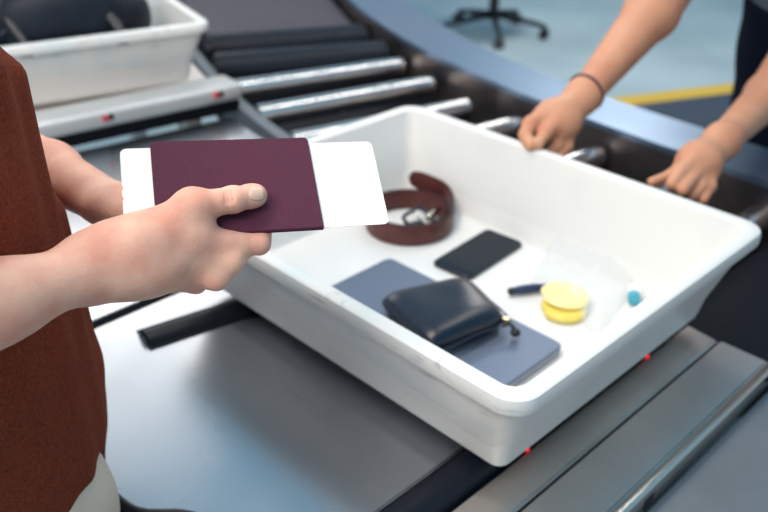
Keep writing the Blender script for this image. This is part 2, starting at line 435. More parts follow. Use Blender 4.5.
# ------------------------------------------------------------------ belt, coiled and standing on its edge
bc = V(.375, .494)
belt = empty('leather_belt', (bc[0], bc[1], FZ), label='coiled brown leather belt with a metal buckle at the back of the tray', cat='belt')
def strap_mesh(path, h, th, name, m, parent, z0=None, tilt=None):
    vs, fs = [], []; n = len(path)
    for i, p in enumerate(path):
        a = path[max(i-1, 0)]; b = path[min(i+1, n-1)]; t = nrm(b[:2]-a[:2]); nr = V(-t[1], t[0])
        zb = p[2]; hh = h
        e = min(i, n-1-i)
        if i > n-7: s_ = (n-1-i)/6; hh = h*(.25+.75*math.sqrt(max(0, 1-(1-s_)**2))); zb = p[2]+(h-hh)/2
        prof = [(-th/2, .12), (-th/2, .88), (-th*.3, .97), (th*.3, .97), (th/2, .88), (th/2, .12), (th*.3, .03), (-th*.3, .03)]
        for o, q in prof: vs.append((p[0]+nr[0]*o, p[1]+nr[1]*o, zb+hh*q))
    k = 8
    for i in range(n-1):
        for j in range(k): fs.append((i*k+j, (i+1)*k+j, (i+1)*k+(j+1) % k, i*k+(j+1) % k))
    fs.append(tuple(range(k))); fs.append(tuple((n-1)*k+j for j in range(k))[::-1])
    o = link_mesh(name, vs, fs, m, parent, True, 40); o.data.materials.append(MT['beltedge'])
    for f_ in o.data.polygons:
        if abs(f_.normal[2]) > .7: f_.material_index = 1
    return o
# spiral: rx along image right direction, ry along depth
def sp(th, r, z): return V(r*1.02*math.cos(th)*1.0, r*math.sin(th), z)
path = []
a0 = math.radians(-58); turns = 2.05*2*math.pi
N_ = 120
for i in range(N_+1):
    s_ = i/N_; th = a0+turns*s_; r = .058+.0125*s_
    path.append(V(math.cos(th)*r, math.sin(th)*r*.98, 0.0005))
last = path[-1]
# loose tail leaving the coil and climbing against the back corner
tp = []
for x, y, z in ((452, 203, .034), (446, 193, .040), (434, 186, .046), (421, 181, .051), (409, 178, .054)):
    q_ = onz(x, y, z); tp.append(V(q_[0]-bc[0], q_[1]-bc[1], z-.017-FZ))
tail = catmull([path[-3], path[-1]]+tp, 6)
strap_mesh(path[:-2]+tail, .034, .0036, 'strap', 'beltleather', belt)
# buckle frame, bar and prong, standing inside the coil
bk = empty('buckle', (0, 0, 0)); bk.parent = belt; bk.location = (.006, -.016, -.006)
def rr3(w, h, r): return rrect(w, h, r, 5, -w/2, -h/2)
mt = Matrix.Rotation(math.radians(10), 4, 'Z') @ Matrix.Rotation(math.radians(28), 4, 'X')
fr = [tuple(mt @ Vector((x, y, 0))+Vector((0, 0, .021))) for x, y in rr3(.05, .036, .008)]
v, f = tube(fr, .0032, 10, True); link_mesh('buckle_frame', v, f, 'gun', bk)
p0 = mt @ Vector((0, -.018, 0))+Vector((0, 0, .021)); p1 = mt @ Vector((0, .020, .004))+Vector((0, 0, .021))
v, f = tube([p0, p1], .002, 8); link_mesh('prong', v, f, 'silver', bk)
bm = bmesh.new(); box(bm, (-.020, -.005, .016), (.020, .005, .028), .003, 3, Matrix.Translation((.030, -.002, 0)) @ Matrix.Rotation(math.radians(20), 4, 'Z'))
from_bm('keeper_loop', bm, 'silver', bk)
bm = bmesh.new(); box(bm, (-.020, -.006, .014), (.016, .006, .022), .0015, 2, Matrix.Translation((-.016, -.004, 0)) @ Matrix.Rotation(math.radians(-12), 4, 'Z'))
from_bm('buckle_plate', bm, 'gun', bk)

# ------------------------------------------------------------------ clear bag and the toiletries in it
yc = onz(566, 300, .022)
yb = empty('yellow_compact', (yc[0], yc[1], FZ+.001), label='round pale yellow plastic compact seen through the clear bag', cat='compact')
def disc(name, r, z0, z1, m, parent, off=(0, 0), tilt=0., bev=.002, seg=48, notch=0.):
    vs, fs = [], []; rings = ((r-bev, z0), (r, z0+bev), (r, z1-bev), (r-bev, z1))
    for rr, z in rings:
        for k in range(seg):
            th = 2*math.pi*k/seg; q = rr*(1-notch*max(0, math.cos(th-math.radians(140)))**40)
            vs.append((off[0]+q*math.cos(th), off[1]+q*math.sin(th), z+tilt*q*math.sin(th-.7)))
    for i in range(3):
        for k in range(seg): fs.append((i*seg+k, i*seg+(k+1) % seg, (i+1)*seg+(k+1) % seg, (i+1)*seg+k))
    fs.append(tuple(range(seg))[::-1]); fs.append(tuple(3*seg+k for k in range(seg)))
    return link_mesh(name, vs, fs, m, parent, True, 40)
disc('compact_base', .0300, 0, .011, 'disc2', yb, (-.013, -.006), 0., .003, notch=.12)
disc('compact_lid', .0335, .0115, .020, 'disc', yb, (.003, .004), .05, .004, notch=.10)
dA = onz(512, 291, .018); dB = onz(543, 287, .018)
t_ = empty('razor_handle', ((dA[0]+dB[0])/2, (dA[1]+dB[1])/2, FZ), label='short navy handle poking out beside the yellow compact', cat='razor')
a_ = nrm((dB-dA)[:2]); L_ = .024
pts = catmull([(-a_[0]*L_, -a_[1]*L_, .008), (-a_[0]*L_*.4, -a_[1]*L_*.4, .0085), (a_[0]*L_*.4, a_[1]*L_*.4, .0085), (a_[0]*L_*1.2, a_[1]*L_*1.2, .0075)], 6)
v, f = tube(pts, [.0045+.002*math.sin(i/18*3.1) for i in range(19)], 14); link_mesh('handle_grip', v, f, 'bluegrip', t_)
bm = bmesh.new(); bmesh.ops.create_uvsphere(bm, u_segments=16, v_segments=10, radius=.0056, matrix=Matrix.Translation((-a_[0]*L_, -a_[1]*L_, .008)))
from_bm('end_cap', bm, 'black', t_, True, None)
# little bottle with teal cap
bq = onz(634, 298, .02)
bt = empty('travel_bottle', (bq[0], bq[1], FZ+.009), label='small clear travel bottle with teal cap lying by the right tray wall', cat='bottle')
dr = nrm(V(.8, .55))
def lathe(p0, d, prof, m, name, parent, seg=28):
    p0 = V(*p0); d = nrm(d); a = nrm(np.cross(d, V(0, 0, 1))); b = np.cross(d, a); vs, fs = [], []
    for t, r in prof:
        for k in range(seg):
            th = 2*math.pi*k/seg; vs.append(p0+d*t+(a*math.cos(th)+b*math.sin(th))*r)
    n = len(prof)
    for i in range(n-1):
        for k in range(seg): fs.append((i*seg+k, i*seg+(k+1) % seg, (i+1)*seg+(k+1) % seg, (i+1)*seg+k))
    fs.append(tuple(range(seg))[::-1]); fs.append(tuple((n-1)*seg+k for k in range(seg)))
    o = link_mesh(name, vs, fs, m, parent, True, 40)
    return o
lathe((-.006, -.004, .002), V(dr[0], dr[1], .05), [(-.002, .004), (0, .0085), (.011, .009), (.013, .007)], 'teal', 'cap', bt)
lathe((.006, .002, .003), V(dr[0], dr[1], .05), [(0, .006), (.003, .0095), (.015, .0095), (.0175, .006)], 'white', 'bottle_body', bt)
tq = onz(612, 262, .02)
tb = empty('cream_tube', (tq[0], tq[1], FZ+.008), label='slim white cream tube inside the clear bag near the back wall', cat='tube')
lathe((0, 0, .001), nrm(V(-.45, .9, .12)), [(-.034, .0065), (-.026, .0075), (-.024, .0085), (.02, .0075), (.030, .004)], 'white', 'tube_body', tb)
lathe((0, 0, .001), nrm(V(-.45, .9, .12)), [(-.042, .005), (-.041, .006), (-.034, .006)], 'white', 'tube_cap', tb)
# bag: two crumpled film sheets with a zip strip
bco = [onz(x, y, FZ)[:2] for x, y in ((548, 262), (612, 212), (668, 276), (592, 326))]
bco = [onz(530, 283, .012)[:2], onz(560, 222, .012)[:2], onz(655, 262, .012)[:2], onz(600, 338, .012)[:2]]
bctr = sum(bco)/4
bag = empty('clear_zip_bag', (bctr[0], bctr[1], FZ), label='crumpled clear plastic zip bag with toiletries along the far tray side', cat='bag')
def film(side):
    nu = nv = 40; vs, fs = [], []
    for j in range(nv+1):
        for i in range(nu+1):
            u, v_ = i/nu, j/nv
            p = (bco[0]*(1-u)+bco[3]*u)*(1-v_)+(bco[1]*(1-u)+bco[2]*u)*v_
            e = min(1, 6*min(u, 1-u, v_, 1-v_))
            nz = mnoise.noise(Vector((p[0]*22, p[1]*22, 1.7*side)))+.5*mnoise.noise(Vector((p[0]*55, p[1]*55, 4.2*side)))
            z = .0022+(.027*e**.5*(0.85)+.009*nz*e if side > 0 else -.001)
            z = max(z, .0012+.001*(side > 0))
            vs.append((p[0]-bctr[0], p[1]-bctr[1], z))
    for j in range(nv):
        for i in range(nu): fs.append((j*(nu+1)+i, j*(nu+1)+i+1, (j+1)*(nu+1)+i+1, (j+1)*(nu+1)+i))
    return vs, fs
v, f = film(1); o = link_mesh('film', v, f, 'film', bag)
p0 = bco[1]-bctr; p1 = bco[2]-bctr
v, f = tube([(*(p0*.97), .010), (*((p0+p1)/2), .013), (*(p1*.97), .010)], .0016, 8); link_mesh('zip_strip', v, f, 'film', bag)

# ------------------------------------------------------------------ passport and boarding pass, held in the hand
PC = V(-.16307, .17392, .36122); PX = nrm((.8716, -.4855, -.0675)); PY = nrm((.4455, .7272, .5222)); PN = np.cross(PX, PY)
if PN@FW > 0: PN = -PN
def plane_depth(x, y):
    d = ray(x, y); return float((PC-CAM)@PN/(d@PN))
Mp = Matrix(((PX[0], PY[0], PN[0]), (PX[1], PY[1], PN[1]), (PX[2], PY[2], PN[2]))).to_4x4(); Mp.translation = Vector(PC)
pas = empty('passport'); pas.matrix_world = Mp
pas.scale = (1, .972, 1); pas.location = Vector(PC+PY*.0012)
tag(pas, 'burgundy passport held out over the tray by the person in brown', 'passport')
def sheet(name, w, h, r, z0, z1, m, parent, cx=0., cy=0., corners=(1, 1, 1, 1), bow=0.):
    # grid-ish prism with rounded corners; bow curves it slightly along y
    pts = []
    cs = [(w/2, h/2, 0), (-w/2, h/2, 90), (-w/2, -h/2, 180), (w/2, -h/2, 270)]
    for (x, y, a0), c in zip(cs, corners):
        rr = r if c else .0004
        for k in range(7):
            a = math.radians(a0+90*k/6); pts.append((x-math.copysign(rr, x)+rr*math.cos(a), y-math.copysign(rr, y)+rr*math.sin(a)))
    n = len(pts); f0 = lambda x, y: bow*(4*(y/h)**2-1)
    lo = [(cx+x, cy+y, z0+f0(x, y)) for x, y in pts]; hi = [(cx+x, cy+y, z1+f0(x, y)) for x, y in pts]
    fs = [tuple(range(n))[::-1], tuple(range(n, 2*n))]+[(i, (i+1) % n, n+(i+1) % n, n+i) for i in range(n)]
    return link_mesh(name, lo+hi, fs, m, parent, False)
# front cover (towards the viewer), back cover, spine, page block
sheet('front_cover', .125, .088, .004, -.0007, 0, 'passport', pas, corners=(1, 1, 0, 0))
sheet('back_cover', .125, .088, .004, -.0047, -.0040, 'passport', pas, corners=(1, 1, 0, 0))
sheet('page', .121, .084, .003, -.0022, -.0009, 'pages', pas, .0, .0002)
sheet('page', .121, .084, .003, -.0039, -.0028, 'pages', pas, .0, .0002)
sv = []; sf = []
for i in range(9):
    a = math.pi*i/8; y = -.044-.0013*math.sin(a); z = -.00235+.00235*math.cos(a)
    for x in (-.0625, .0625): sv.append((x, y, z))
for i in range(9):
    a = math.pi*i/8; y = -.044-.0006*math.sin(a); z = -.00235+.0016*math.cos(a)
    for x in (-.0625, .0625): sv.append((x, y, z))
for i in range(8):
    sf.append((2*i, 2*i+1, 2*i+3, 2*i+2)); j = 18+2*i; sf.append((j+1, j, j+2, j+3))
sf += [(2*i, 2*i+2, 20+2*i, 18+2*i) for i in range(8)]+[(2*i+3, 2*i+1, 19+2*i, 21+2*i) for i in range(8)]+[(0, 18, 19, 1), (17, 35, 34, 16)]
link_mesh('spine', sv, sf, 'passport', pas, True, 40)
bp = empty('boarding_pass'); bp.matrix_world = Mp
tag(bp, 'blank white boarding pass tucked through the burgundy passport, sticking out both ends', 'ticket')
# the pass with a worn notched left edge
pts = []
W2, H2, X0, Y0 = .1008, .0405, .0155, -.0008
r = .005
for x, y, a0 in ((W2, H2, 0), (-W2, H2, 90), (-W2, -H2, 180), (W2, -H2, 270)):
    for k in range(7):
        a = math.radians(a0+90*k/6); pts.append((X0+x-math.copysign(r, x)+r*math.cos(a), Y0+y-math.copysign(r, y)+r*math.sin(a)))
    if a0 == 90:
        for yy in (.006, .0052, .0028, .002, -.004, -.0048, -.0062, -.007): pts.append((X0-W2+(.0009 if int(round(yy*1e4)) in (52, 28, -48, -62) else 0), Y0+yy))
    if a0 == 270: pass
n = len(pts); z0, z1 = -.0027, -.0023
link_mesh('card', [(x, y, z0) for x, y in pts]+[(x, y, z1) for x, y in pts],
          [tuple(range(n))[::-1], tuple(range(n, 2*n))]+[(i, (i+1) % n, n+(i+1) % n, n+i) for i in range(n)], 'paper', bp, False)

# ================================================================== PERSON IN BROWN (holds the passport)
def off(x, y, dn=0.): return at(x, y, plane_depth(x, y)+dn)
W = at(106, 264, .622)
pers = empty('person', (-.36, .43, -.85), label='person in a rust brown shirt at the left, holding out a passport', cat='person')
elb = V(-.525, .178, .303); sho = V(-.44, .23, .50)
mid = at(0, 301, .583)
vdir = nrm(np.cross(PX, FW))
imc = at(190, 241, .640); mmc = at(184, 259, .650); rmc = at(175, 272, .664); lmc = at(158, 278, .674)
ipip = off(259, 243.5, .013); mpip = off(232, 261, .016); rpip = off(216, 278, .026); lpip = at(196, 283, .690)
def finger(mcp, pip, dip, tip, r0, r1, r2, r3, k=.004):
    return [cap(mcp, pip, r0, r1, k), cap(pip, dip, r1, r2, k*.6), cap(dip, tip, r2, r3, k*.6)]
hand = []
# forearm and wrist
hand += [cap(mid, W, .0245, .0195, .015), cap(elb, mid, .038, .0250, .02),
         cap(at(96, 262, .628), at(120, 258, .632), .0215, .0205, .02),
         ell(at(95, 270, .630), (.022, .02, .02), .02)]
# palm: four metacarpals under one skin
for m_, r_ in ((imc, .0130), (mmc, .0135), (rmc, .0125), (lmc, .0115)):
    hand.append(cap(at(122, 260, .632), m_, .0190, r_, .016))
hand.append(ell((imc+rmc)/2*.55+W*.45, (.026, .026, .022), .02))
# thenar and thumb
tcmc = at(140, 240, .626); tmcp = at(192, 207, .6385); tip_ = off(233, 199.5, -.0135); tend = off(256, 195.5, -.0090)
hand += [cap(at(118, 250, .626), tcmc, .0170, .0158, .016), cap(tcmc, tmcp, .0155, .0128, .012), cap(tmcp, tip_, .0116, .0096, .008),
         cap(tip_, tend, .0095, .0086, .004), ell(tmcp+UP*.0005, (.0135, .0135, .0125), .006), ell(tip_, (.0095, .0098, .0096), .003),
         cap(at(165, 235, .632), at(200, 229, .640), .0130, .0085, .012),     # first web
         ell(off(250, 196, -.0085), (.0102, .0097, .0075), .004, [PX, PY, PN])]
# fingers: pip knuckles below the passport, the rest folded behind it
hand += finger(imc, ipip, off(266, 220, .013), off(274, 196, .012), .0118, .0080, .0072, .0066, .009)
hand += finger(mmc, mpip, off(250, 232, .016), off(262, 205, .013), .0120, .0086, .0078, .0068, .010)
hand += finger(rmc, rpip, off(232, 246, .024), off(246, 215, .0145), .0120, .0086, .0076, .0066, .010)
hand += finger(lmc, lpip, off(225, 255, .028), off(228, 228, .014), .0100, .0082, .0070, .0060, .006)
hand.append(cap(at(200, 258, .652), at(220, 266, .662), .0105, .0080, .012))
# creases over the thumb joint and between the folded fingers
def surf(x, y, prims=None):          # where the line of sight meets the skin
    ts = np.arange(.60, .70, .0002); X = CAM+ts[:, None]*ray(x, y); D = np.full(len(ts), 1.)
    for p in (prims or hand_prims):
        q = p[1] if p[0] == '-' else p; k = q[5] if q[0] == 'c' else q[4]; d = peval(q, X)
        D = -smin(-D, d, k) if p[0] == '-' else smin(D, d, k)
    i = int(np.argmax(D < 0)); return X[i]
hand_prims = list(hand)
for dx, e in ((-5, .0007), (-1.5, .0009), (2.5, .0007)):
    P_ = [surf(229+dx+1.8*math.sin(t*2.4), 190+t*15) for t in (0.1, .3, .5, .7, .88)]
    for a_1, a_2 in zip(P_, P_[1:]): hand.append(cut(cap(a_1, a_2, e, e, .0016)))
# nail seat
# far (left) arm
lel = at(-40, 128, 1.0); lw = at(116, 207, .80); lmid = at(50, 172, .875)
larm = [cap(lel, lmid, .036, .030, .015), cap(lmid, lw, .029, .0205, .015), cap(V(-.335, .60, .50), lel, .047, .041, .02)]
lh = at(150, 225, .785)
larm += [cap(lw, lh, .024, .030, .02, nrm(UP), .6)]
for i, (dx, dy) in enumerate(((42, -14), (50, 0), (46, 12), (36, 22))):
    k1 = at(150+dx*.7, 225+dy*.6, .78); k2 = at(150+dx*1.15, 225+dy*.5, .765); k3 = at(150+dx*1.25, 222+dy*.45, .745)
    larm += [cap(lh, k1, .012, .0095, .006), cap(k1, k2, .0092, .008, .004), cap(k2, k3, .008, .0068, .003)]
larm += [cap(at(130, 215, .785), at(165, 205, .765), .015, .011, .01), cap(at(165, 205, .765), at(190, 207, .755), .0105, .0085, .006)]
# head, neck and trunk core under the clothes
F = nrm(V(.96, -.28, 0)); Lr = V(.28, .96, 0)
H0 = V(-.375, .43, .78)
ax3 = [F, Lr, V(0, 0, 1)]
head = [cap(V(-.40, .43, .52), H0-V(0, 0, .06)+F*0.0, .055, .052, .03), ell(H0, (.092, .074, .105), .02, ax3), ell(H0+F*.045-V(0, 0, .055), (.05, .05, .055), .02, ax3),
        cap(H0+F*.088+V(0, 0, .015), H0+F*.112-V(0, 0, .022), .009, .014, .008),
        ell(H0+F*.088-V(0, 0, .058), (.012, .024, .009), .006, ax3), ell(H0+F*.075-V(0, 0, .092), (.02, .025, .018), .02, ax3)]
for s in (1, -1):
    head += [ell(H0+Lr*s*.074-V(0, 0, .01), (.02, .008, .032), .004, ax3), cut(ell(H0+F*.094+Lr*s*.032+V(0, 0, .006), (.014, .017, .012), .008, ax3))]
trunk = [cap(V(-.40, .43, .46), V(-.36, .43, -.02), .12, .12, .05, F, .62),
         cap(V(-.40, .43, .50), V(-.40, .43, .45), .09, .11, .03)]
uparm = [cap(sho, elb, .047, .041, .02), cap(elb, elb*.55+mid*.45, .0405, .0345, .02)]
for s, fy in ((1, .09), (-1, -.09)):
    hip = V(-.36, .43, -.05)+Lr*fy; kn = V(-.35, .43, -.42)+Lr*fy; an = V(-.37, .43, -.79)+Lr*fy
    trunk += [cap(hip, kn, .07, .055, .04), cap(kn, an, .052, .036, .03), cap(an, an+F*.12-V(0, 0, .02), .036, .03, .02)]
# keep the whole body one mesh: fine hand, coarser rest
W0 = Vector((-.36, .43, -.85))
def shift(o, loc=W0):
    o.data.transform(Matrix.Translation(-Vector(loc)))
    return o
b = shift(blob('body', [(hand, .00115), (larm, .0026), (head, .004), (trunk+uparm, .008)], 'skin', pers))
# thumb nail
nail, nfaces = [], []
for j in range(11):
    for i in range(13):
        u, v_ = (i/12-.5)*2, (j/10-.5)*2
        x = u*math.sqrt(1-.42*v_*v_); y = v_*math.sqrt(1-.42*u*u)
        px, py = 257.0+7.6*x+.6*y, 194.2+6.6*y-.6*x
        nail.append(surf(px, py)-ray(px, py)*(.0002+.0003*(1-max(abs(u), abs(v_))**4)))
for j in range(10):
    for i in range(12): nfaces.append((j*13+i, j*13+i+1, (j+1)*13+i+1, (j+1)*13+i))
nl = shift(link_mesh('fingernail', nail, nfaces, 'nail', pers))
so = nl.modifiers.new('thick', 'SOLIDIFY'); so.thickness = .0004; so.offset = 0
# eyes and hair
for s in (1, -1):
    bm = bmesh.new(); bmesh.ops.create_uvsphere(bm, u_segments=20, v_segments=14, radius=.0125, matrix=Matrix.Translation(Vector(H0+F*.079+Lr*s*.032+V(0, 0, .004))))
    e = shift(from_bm('eye', bm, 'eye', pers, True, None))
    bm = bmesh.new(); bmesh.ops.create_uvsphere(bm, u_segments=16, v_segments=10, radius=.0062, matrix=Matrix.Translation(Vector(H0+F*.0862+Lr*s*.032+V(0, 0, .004))))
    shift(from_bm('iris', bm, 'iris', e, True, None))
shift(blob('hair', [([ell(H0+V(0, 0, .03)-F*.012, (.100, .082, .098), .01, ax3), ell(H0-F*.04-V(0, 0, .01), (.07, .078, .08), .02, ax3),
                     cut(ell(H0+F*.085-V(0, 0, .05), (.075, .09, .10), .02, ax3))], .005)], 'hair', pers))
# shirt
def sh(z, back=0., f=0.): return V(-.345+f-back, .400, z)
shirt = [cap(sh(.50, .030), sh(.63, .050), .168, .15, .05, F, .66), cap(sh(.50, .038), sh(.36, .020), .172, .172, .05, F, .66), cap(sh(.36, .020), sh(.24, .004), .172, .170, .05, F, .67),
         cap(sh(.24, .004), sh(.13, -.004), .170, .166, .04, F, .70), cap(sh(.12, -.004), sh(-.03, .066), .164, .142, .04, F, .70), cut(ell(V(-.35, .40, -.27), (.5, .5, .2), .004)),
         cap(V(-.40, .43, .555)-Lr*.15, V(-.40, .43, .555)+Lr*.15, .062, .062, .06),
         cap(sho+V(0, 0, .03), V(-.478, .20, .40), .068, .066, .03), cap(V(-.345, .60, .53), V(-.30, .62, .385), .066, .062, .03)]
# hanging folds on the near side and front
def sidept(a, z, r=.0):   # a: angle from the front towards the near side
    rr = .1665; c = sh(z, .0)
    return c+F*math.cos(a)*(rr*.69+r)-Lr*math.sin(a)*(rr+r)
for a, z0_, z1_, r_ in ((.45, .44, .10, .010), (.75, .46, .0, .011), (1.05, .40, .05, .012), (1.35, .42, .12, .012), (.15, .3, .0, .008)):
    mid_ = sidept(a+.08, (z0_+z1_)/2)
    shirt += [cap(sidept(a, z0_, -.002), mid_-F*.002, r_*.75, r_*.8, .035), cap(mid_-F*.002, sidept(a+.02, z1_, -.002), r_*.8, r_*.6, .035)]
shirt += [cut(cap(V(-.40, .43, .60), V(-.38, .43, .80), .058, .075, .01))]
shift(blob('shirt', [(shirt, .0055)], 'shirt', pers))
tr = [cap(V(-.352, .400, .05), V(-.352, .400, -.10), .150, .158, .03, F, .74)]
for s in (1, -1):
    hip = V(-.343, .302, .035) if s < 0 else V(-.335, .47, -.05)
    kn = V(-.355, .42, -.42)+Lr*.10*s; an = V(-.375, .43, -.80)+Lr*.09*s
    tr += [cap(hip, kn, .088, .075, .03), cap(kn, an, .073, .060, .03)]
shift(blob('trousers', [(tr, .007)], 'khaki', pers))
for s in (1, -1):
    an = V(-.37, .43, -.80)+Lr*.09*s
    shift(blob('shoe', [([cap(an-F*.04-V(0, 0, .008), an+F*.14-V(0, 0, .015), .042, .036, .02), cut(ell(an-V(0, 0, .16), (.3, .3, .11), .004))], .005)], 'shoe', pers))

# ================================================================== PERSON BEHIND THE CONVEYOR
P2 = (1.62, .33, -.85)
per2 = empty('person', P2, label='person in navy trousers across the conveyor, gripping the tray rim', cat='person')
e1 = at(714, -78, 1.66); w1 = at(583, 96, 1.385)
D_ = lambda x, y, d: at(x, y, d)
b2 = [cap(e1, D_(651, 13, 1.52), .049, .046, .02), cap(D_(651, 13, 1.52), w1, .045, .0245, .02)]
b2 += [cap(w1, D_(563, 116, 1.35), .0250, .030, .02, nrm(FW), .72), ell(D_(556, 122, 1.345), (.034, .026, .03), .02, [RT, FW, UP])]
# index + thumb reaching over the rim, others folded outside below it
b2 += [cap(D_(548, 112, 1.345), D_(530, 124, 1.325), .0145, .0115, .012), cap(D_(530, 124, 1.325), D_(525, 135, 1.312), .0112, .0098, .006),
       cap(D_(525, 135, 1.312), D_(530, 145, 1.292), .0098, .0085, .005)]
b2 += [cap(D_(556, 122, 1.335), D_(545, 134, 1.318), .0130, .0108, .008), cap(D_(545, 134, 1.318), D_(538, 144, 1.296), .0102, .0088, .005)]
b2 += [cap(D_(560, 128, 1.352), D_(557, 145, 1.342), .0120, .0105, .008), cap(D_(557, 145, 1.342), D_(549, 153, 1.335), .0102, .0085, .004)]
b2 += [cap(D_(568, 126, 1.356), D_(567, 146, 1.350), .0115, .0100, .008), cap(D_(567, 146, 1.350), D_(559, 157, 1.342), .0098, .0080, .004)]
b2 += [cap(D_(553, 116, 1.36), D_(538, 136, 1.352), .0120, .0100, .008), cap(D_(538, 136, 1.352), D_(536, 150, 1.345), .0098, .0082, .004)]
e2 = at(812, 28, 1.66); w2 = at(722, 141, 1.32)
b2 += [cap(e2, D_(768, 96, 1.49), .044, .037, .02), cap(D_(768, 96, 1.49), w2, .0365, .0240, .02)]
b2 += [cap(w2, D_(702, 160, 1.285), .0248, .029, .02, nrm(FW), .72), ell(D_(698, 163, 1.28), (.032, .026, .028), .018, [RT, FW, UP])]
b2 += [cap(D_(694, 160, 1.27), D_(680, 172, 1.25), .0140, .0110, .010), cap(D_(680, 172, 1.25), D_(672, 184, 1.228), .0108, .0090, .006)]
b2 += [cap(D_(700, 168, 1.268), D_(690, 180, 1.25), .0125, .0105, .008), cap(D_(690, 180, 1.25), D_(683, 190, 1.222), .0100, .0085, .005)]
b2 += [cap(D_(704, 168, 1.278), D_(701, 186, 1.258), .0120, .0100, .008), cap(D_(701, 186, 1.258), D_(693, 195, 1.246), .0098, .0082, .004)]
b2 += [cap(D_(710, 165, 1.284), D_(710, 186, 1.264), .0115, .0095, .008), cap(D_(710, 186, 1.264), D_(703, 199, 1.252), .0092, .0078, .004)]
b2 += [cap(D_(690, 160, 1.285), D_(670, 176, 1.275), .0110, .0090, .008), cap(D_(670, 176, 1.275), D_(652, 182, 1.258), .0086, .0072, .005)]
# shoulders, head, trunk core, legs
F2 = nrm(V(-.97, -.05, 0)); L2 = V(F2[1]*-1, F2[0], 0)*-1
s1 = V(1.22, .53, .50); s2 = V(1.24, .10, .50)
H2_ = V(1.13, .31, .74); ax2 = [F2, L2, V(0, 0, 1)]
rest = [cap(s1, e1, .052, .047, .02), cap(s2, e2, .052, .047, .02), cap(V(1.24, .315, .52), H2_-V(0, 0, .05), .056, .054, .03), ell(H2_, (.092, .074, .105), .02, ax2),
        ell(H2_+F2*.045-V(0, 0, .055), (.05, .05, .055), .02, ax2), cap(H2_+F2*.088+V(0, 0, .015), H2_+F2*.112-V(0, 0, .022), .009, .014, .008),
        ell(H2_+F2*.088-V(0, 0, .058), (.012, .024, .009), .006, ax2),
        cap(V(1.30, .32, .44), V(1.58, .33, .10), .07, .08, .03)]
for s in (1, -1):
    rest += [ell(H2_+L2*s*.074-V(0, 0, .01), (.02, .008, .032), .004, ax2), cut(ell(H2_+F2*.094+L2*s*.032+V(0, 0, .006), (.014, .017, .012), .008, ax2))]
    hip = V(1.60, .33, 0)+V(0, .1, 0)*s; kn = V(1.58, .33, -.42)+V(0, .1, 0)*s; an = V(1.64, .33, -.79)+V(0, .1, 0)*s
    rest += [cap(hip, kn, .07, .055, .04), cap(kn, an, .052, .038, .03)]
def shift2(o): return shift(o, P2)
shift2(blob('body', [(b2, .0024), (rest, .006)], 'skin2', per2))
for s in (1, -1):
    bm = bmesh.new(); bmesh.ops.create_uvsphere(bm, u_segments=20, v_segments=14, radius=.0125, matrix=Matrix.Translation(Vector(H2_+F2*.079+L2*s*.032+V(0, 0, .004))))
    e = shift2(from_bm('eye', bm, 'eye', per2, True, None))
    bm = bmesh.new(); bmesh.ops.create_uvsphere(bm, u_segments=16, v_segments=10, radius=.0062, matrix=Matrix.Translation(Vector(H2_+F2*.0862+L2*s*.032+V(0, 0, .004))))
    shift2(from_bm('iris', bm, 'iris', e, True, None))
shift2(blob('hair', [([ell(H2_+V(0, 0, .03)-F2*.012, (.100, .082, .098), .01, ax2), ell(H2_-F2*.04-V(0, 0, .01), (.07, .078, .08), .02, ax2),
                       cut(ell(H2_+F2*.085-V(0, 0, .05), (.075, .09, .10), .02, ax2))], .006)], 'hair', per2))
shift2(blob('shirt', [([cap(V(1.25, .32, .50), V(1.40, .325, .33), .175, .17, .05, nrm(V(.7, 0, .7)), .62), cap(V(1.40, .325, .33), V(1.50, .33, .23), .17, .165, .05, nrm(V(.8, 0, .6)), .66),
                         cap(s1, s1*.6+e1*.4, .064, .066, .03), cap(s2, s2*.6+e2*.4, .064, .066, .03), cut(cap(H2_-V(-.06, 0, .16), H2_, .058, .08, .01))], .009)], 'greyshirt', per2))
tr = [cap(V(1.50, .34, .22), V(1.57, .34, .08), .168, .178, .03, V(1, 0, 0), .74), cap(V(1.57, .34, .08), V(1.60, .34, -.04), .178, .18, .03, V(1, 0, 0), .74)]
for s in (1, -1):
    hip = V(1.595, .33, -.06)+V(0, .09, 0)*s; kn = V(1.58, .33, -.42)+V(0, .1, 0)*s; an = V(1.64, .33, -.80)+V(0, .1, 0)*s
    tr += [cap(hip, kn, .094, .08, .03), cap(kn, an, .078, .062, .03)]
shift2(blob('trousers', [(tr, .009)], 'navycloth', per2))
for s in (1, -1):
    an = V(1.64, .33, -.80)+V(0, .1, 0)*s
    shift2(blob('shoe', [([cap(an-F2*.04-V(0, 0, .008), an+F2*.14-V(0, 0, .015), .042, .036, .02), cut(ell(an-V(0, 0, .16), (.3, .3, .11), .004))], .006)], 'shoe', per2))
# cord bracelet on the first wrist
wc = at(586, 92, 1.392); wd = nrm(D_(651, 13, 1.52)-w1); ua = nrm(np.cross(wd, FW)); ub = np.cross(wd, ua)
ring = [wc+.0300*(ua*math.cos(t)+ub*.98*math.sin(t))+wd*.004*math.cos(t) for t in np.linspace(0, 2*math.pi, 41)[:-1]]
v, f = tube(ring, .0027, 10, True); shift2(link_mesh('bracelet', v, f, 'bracelet', per2))

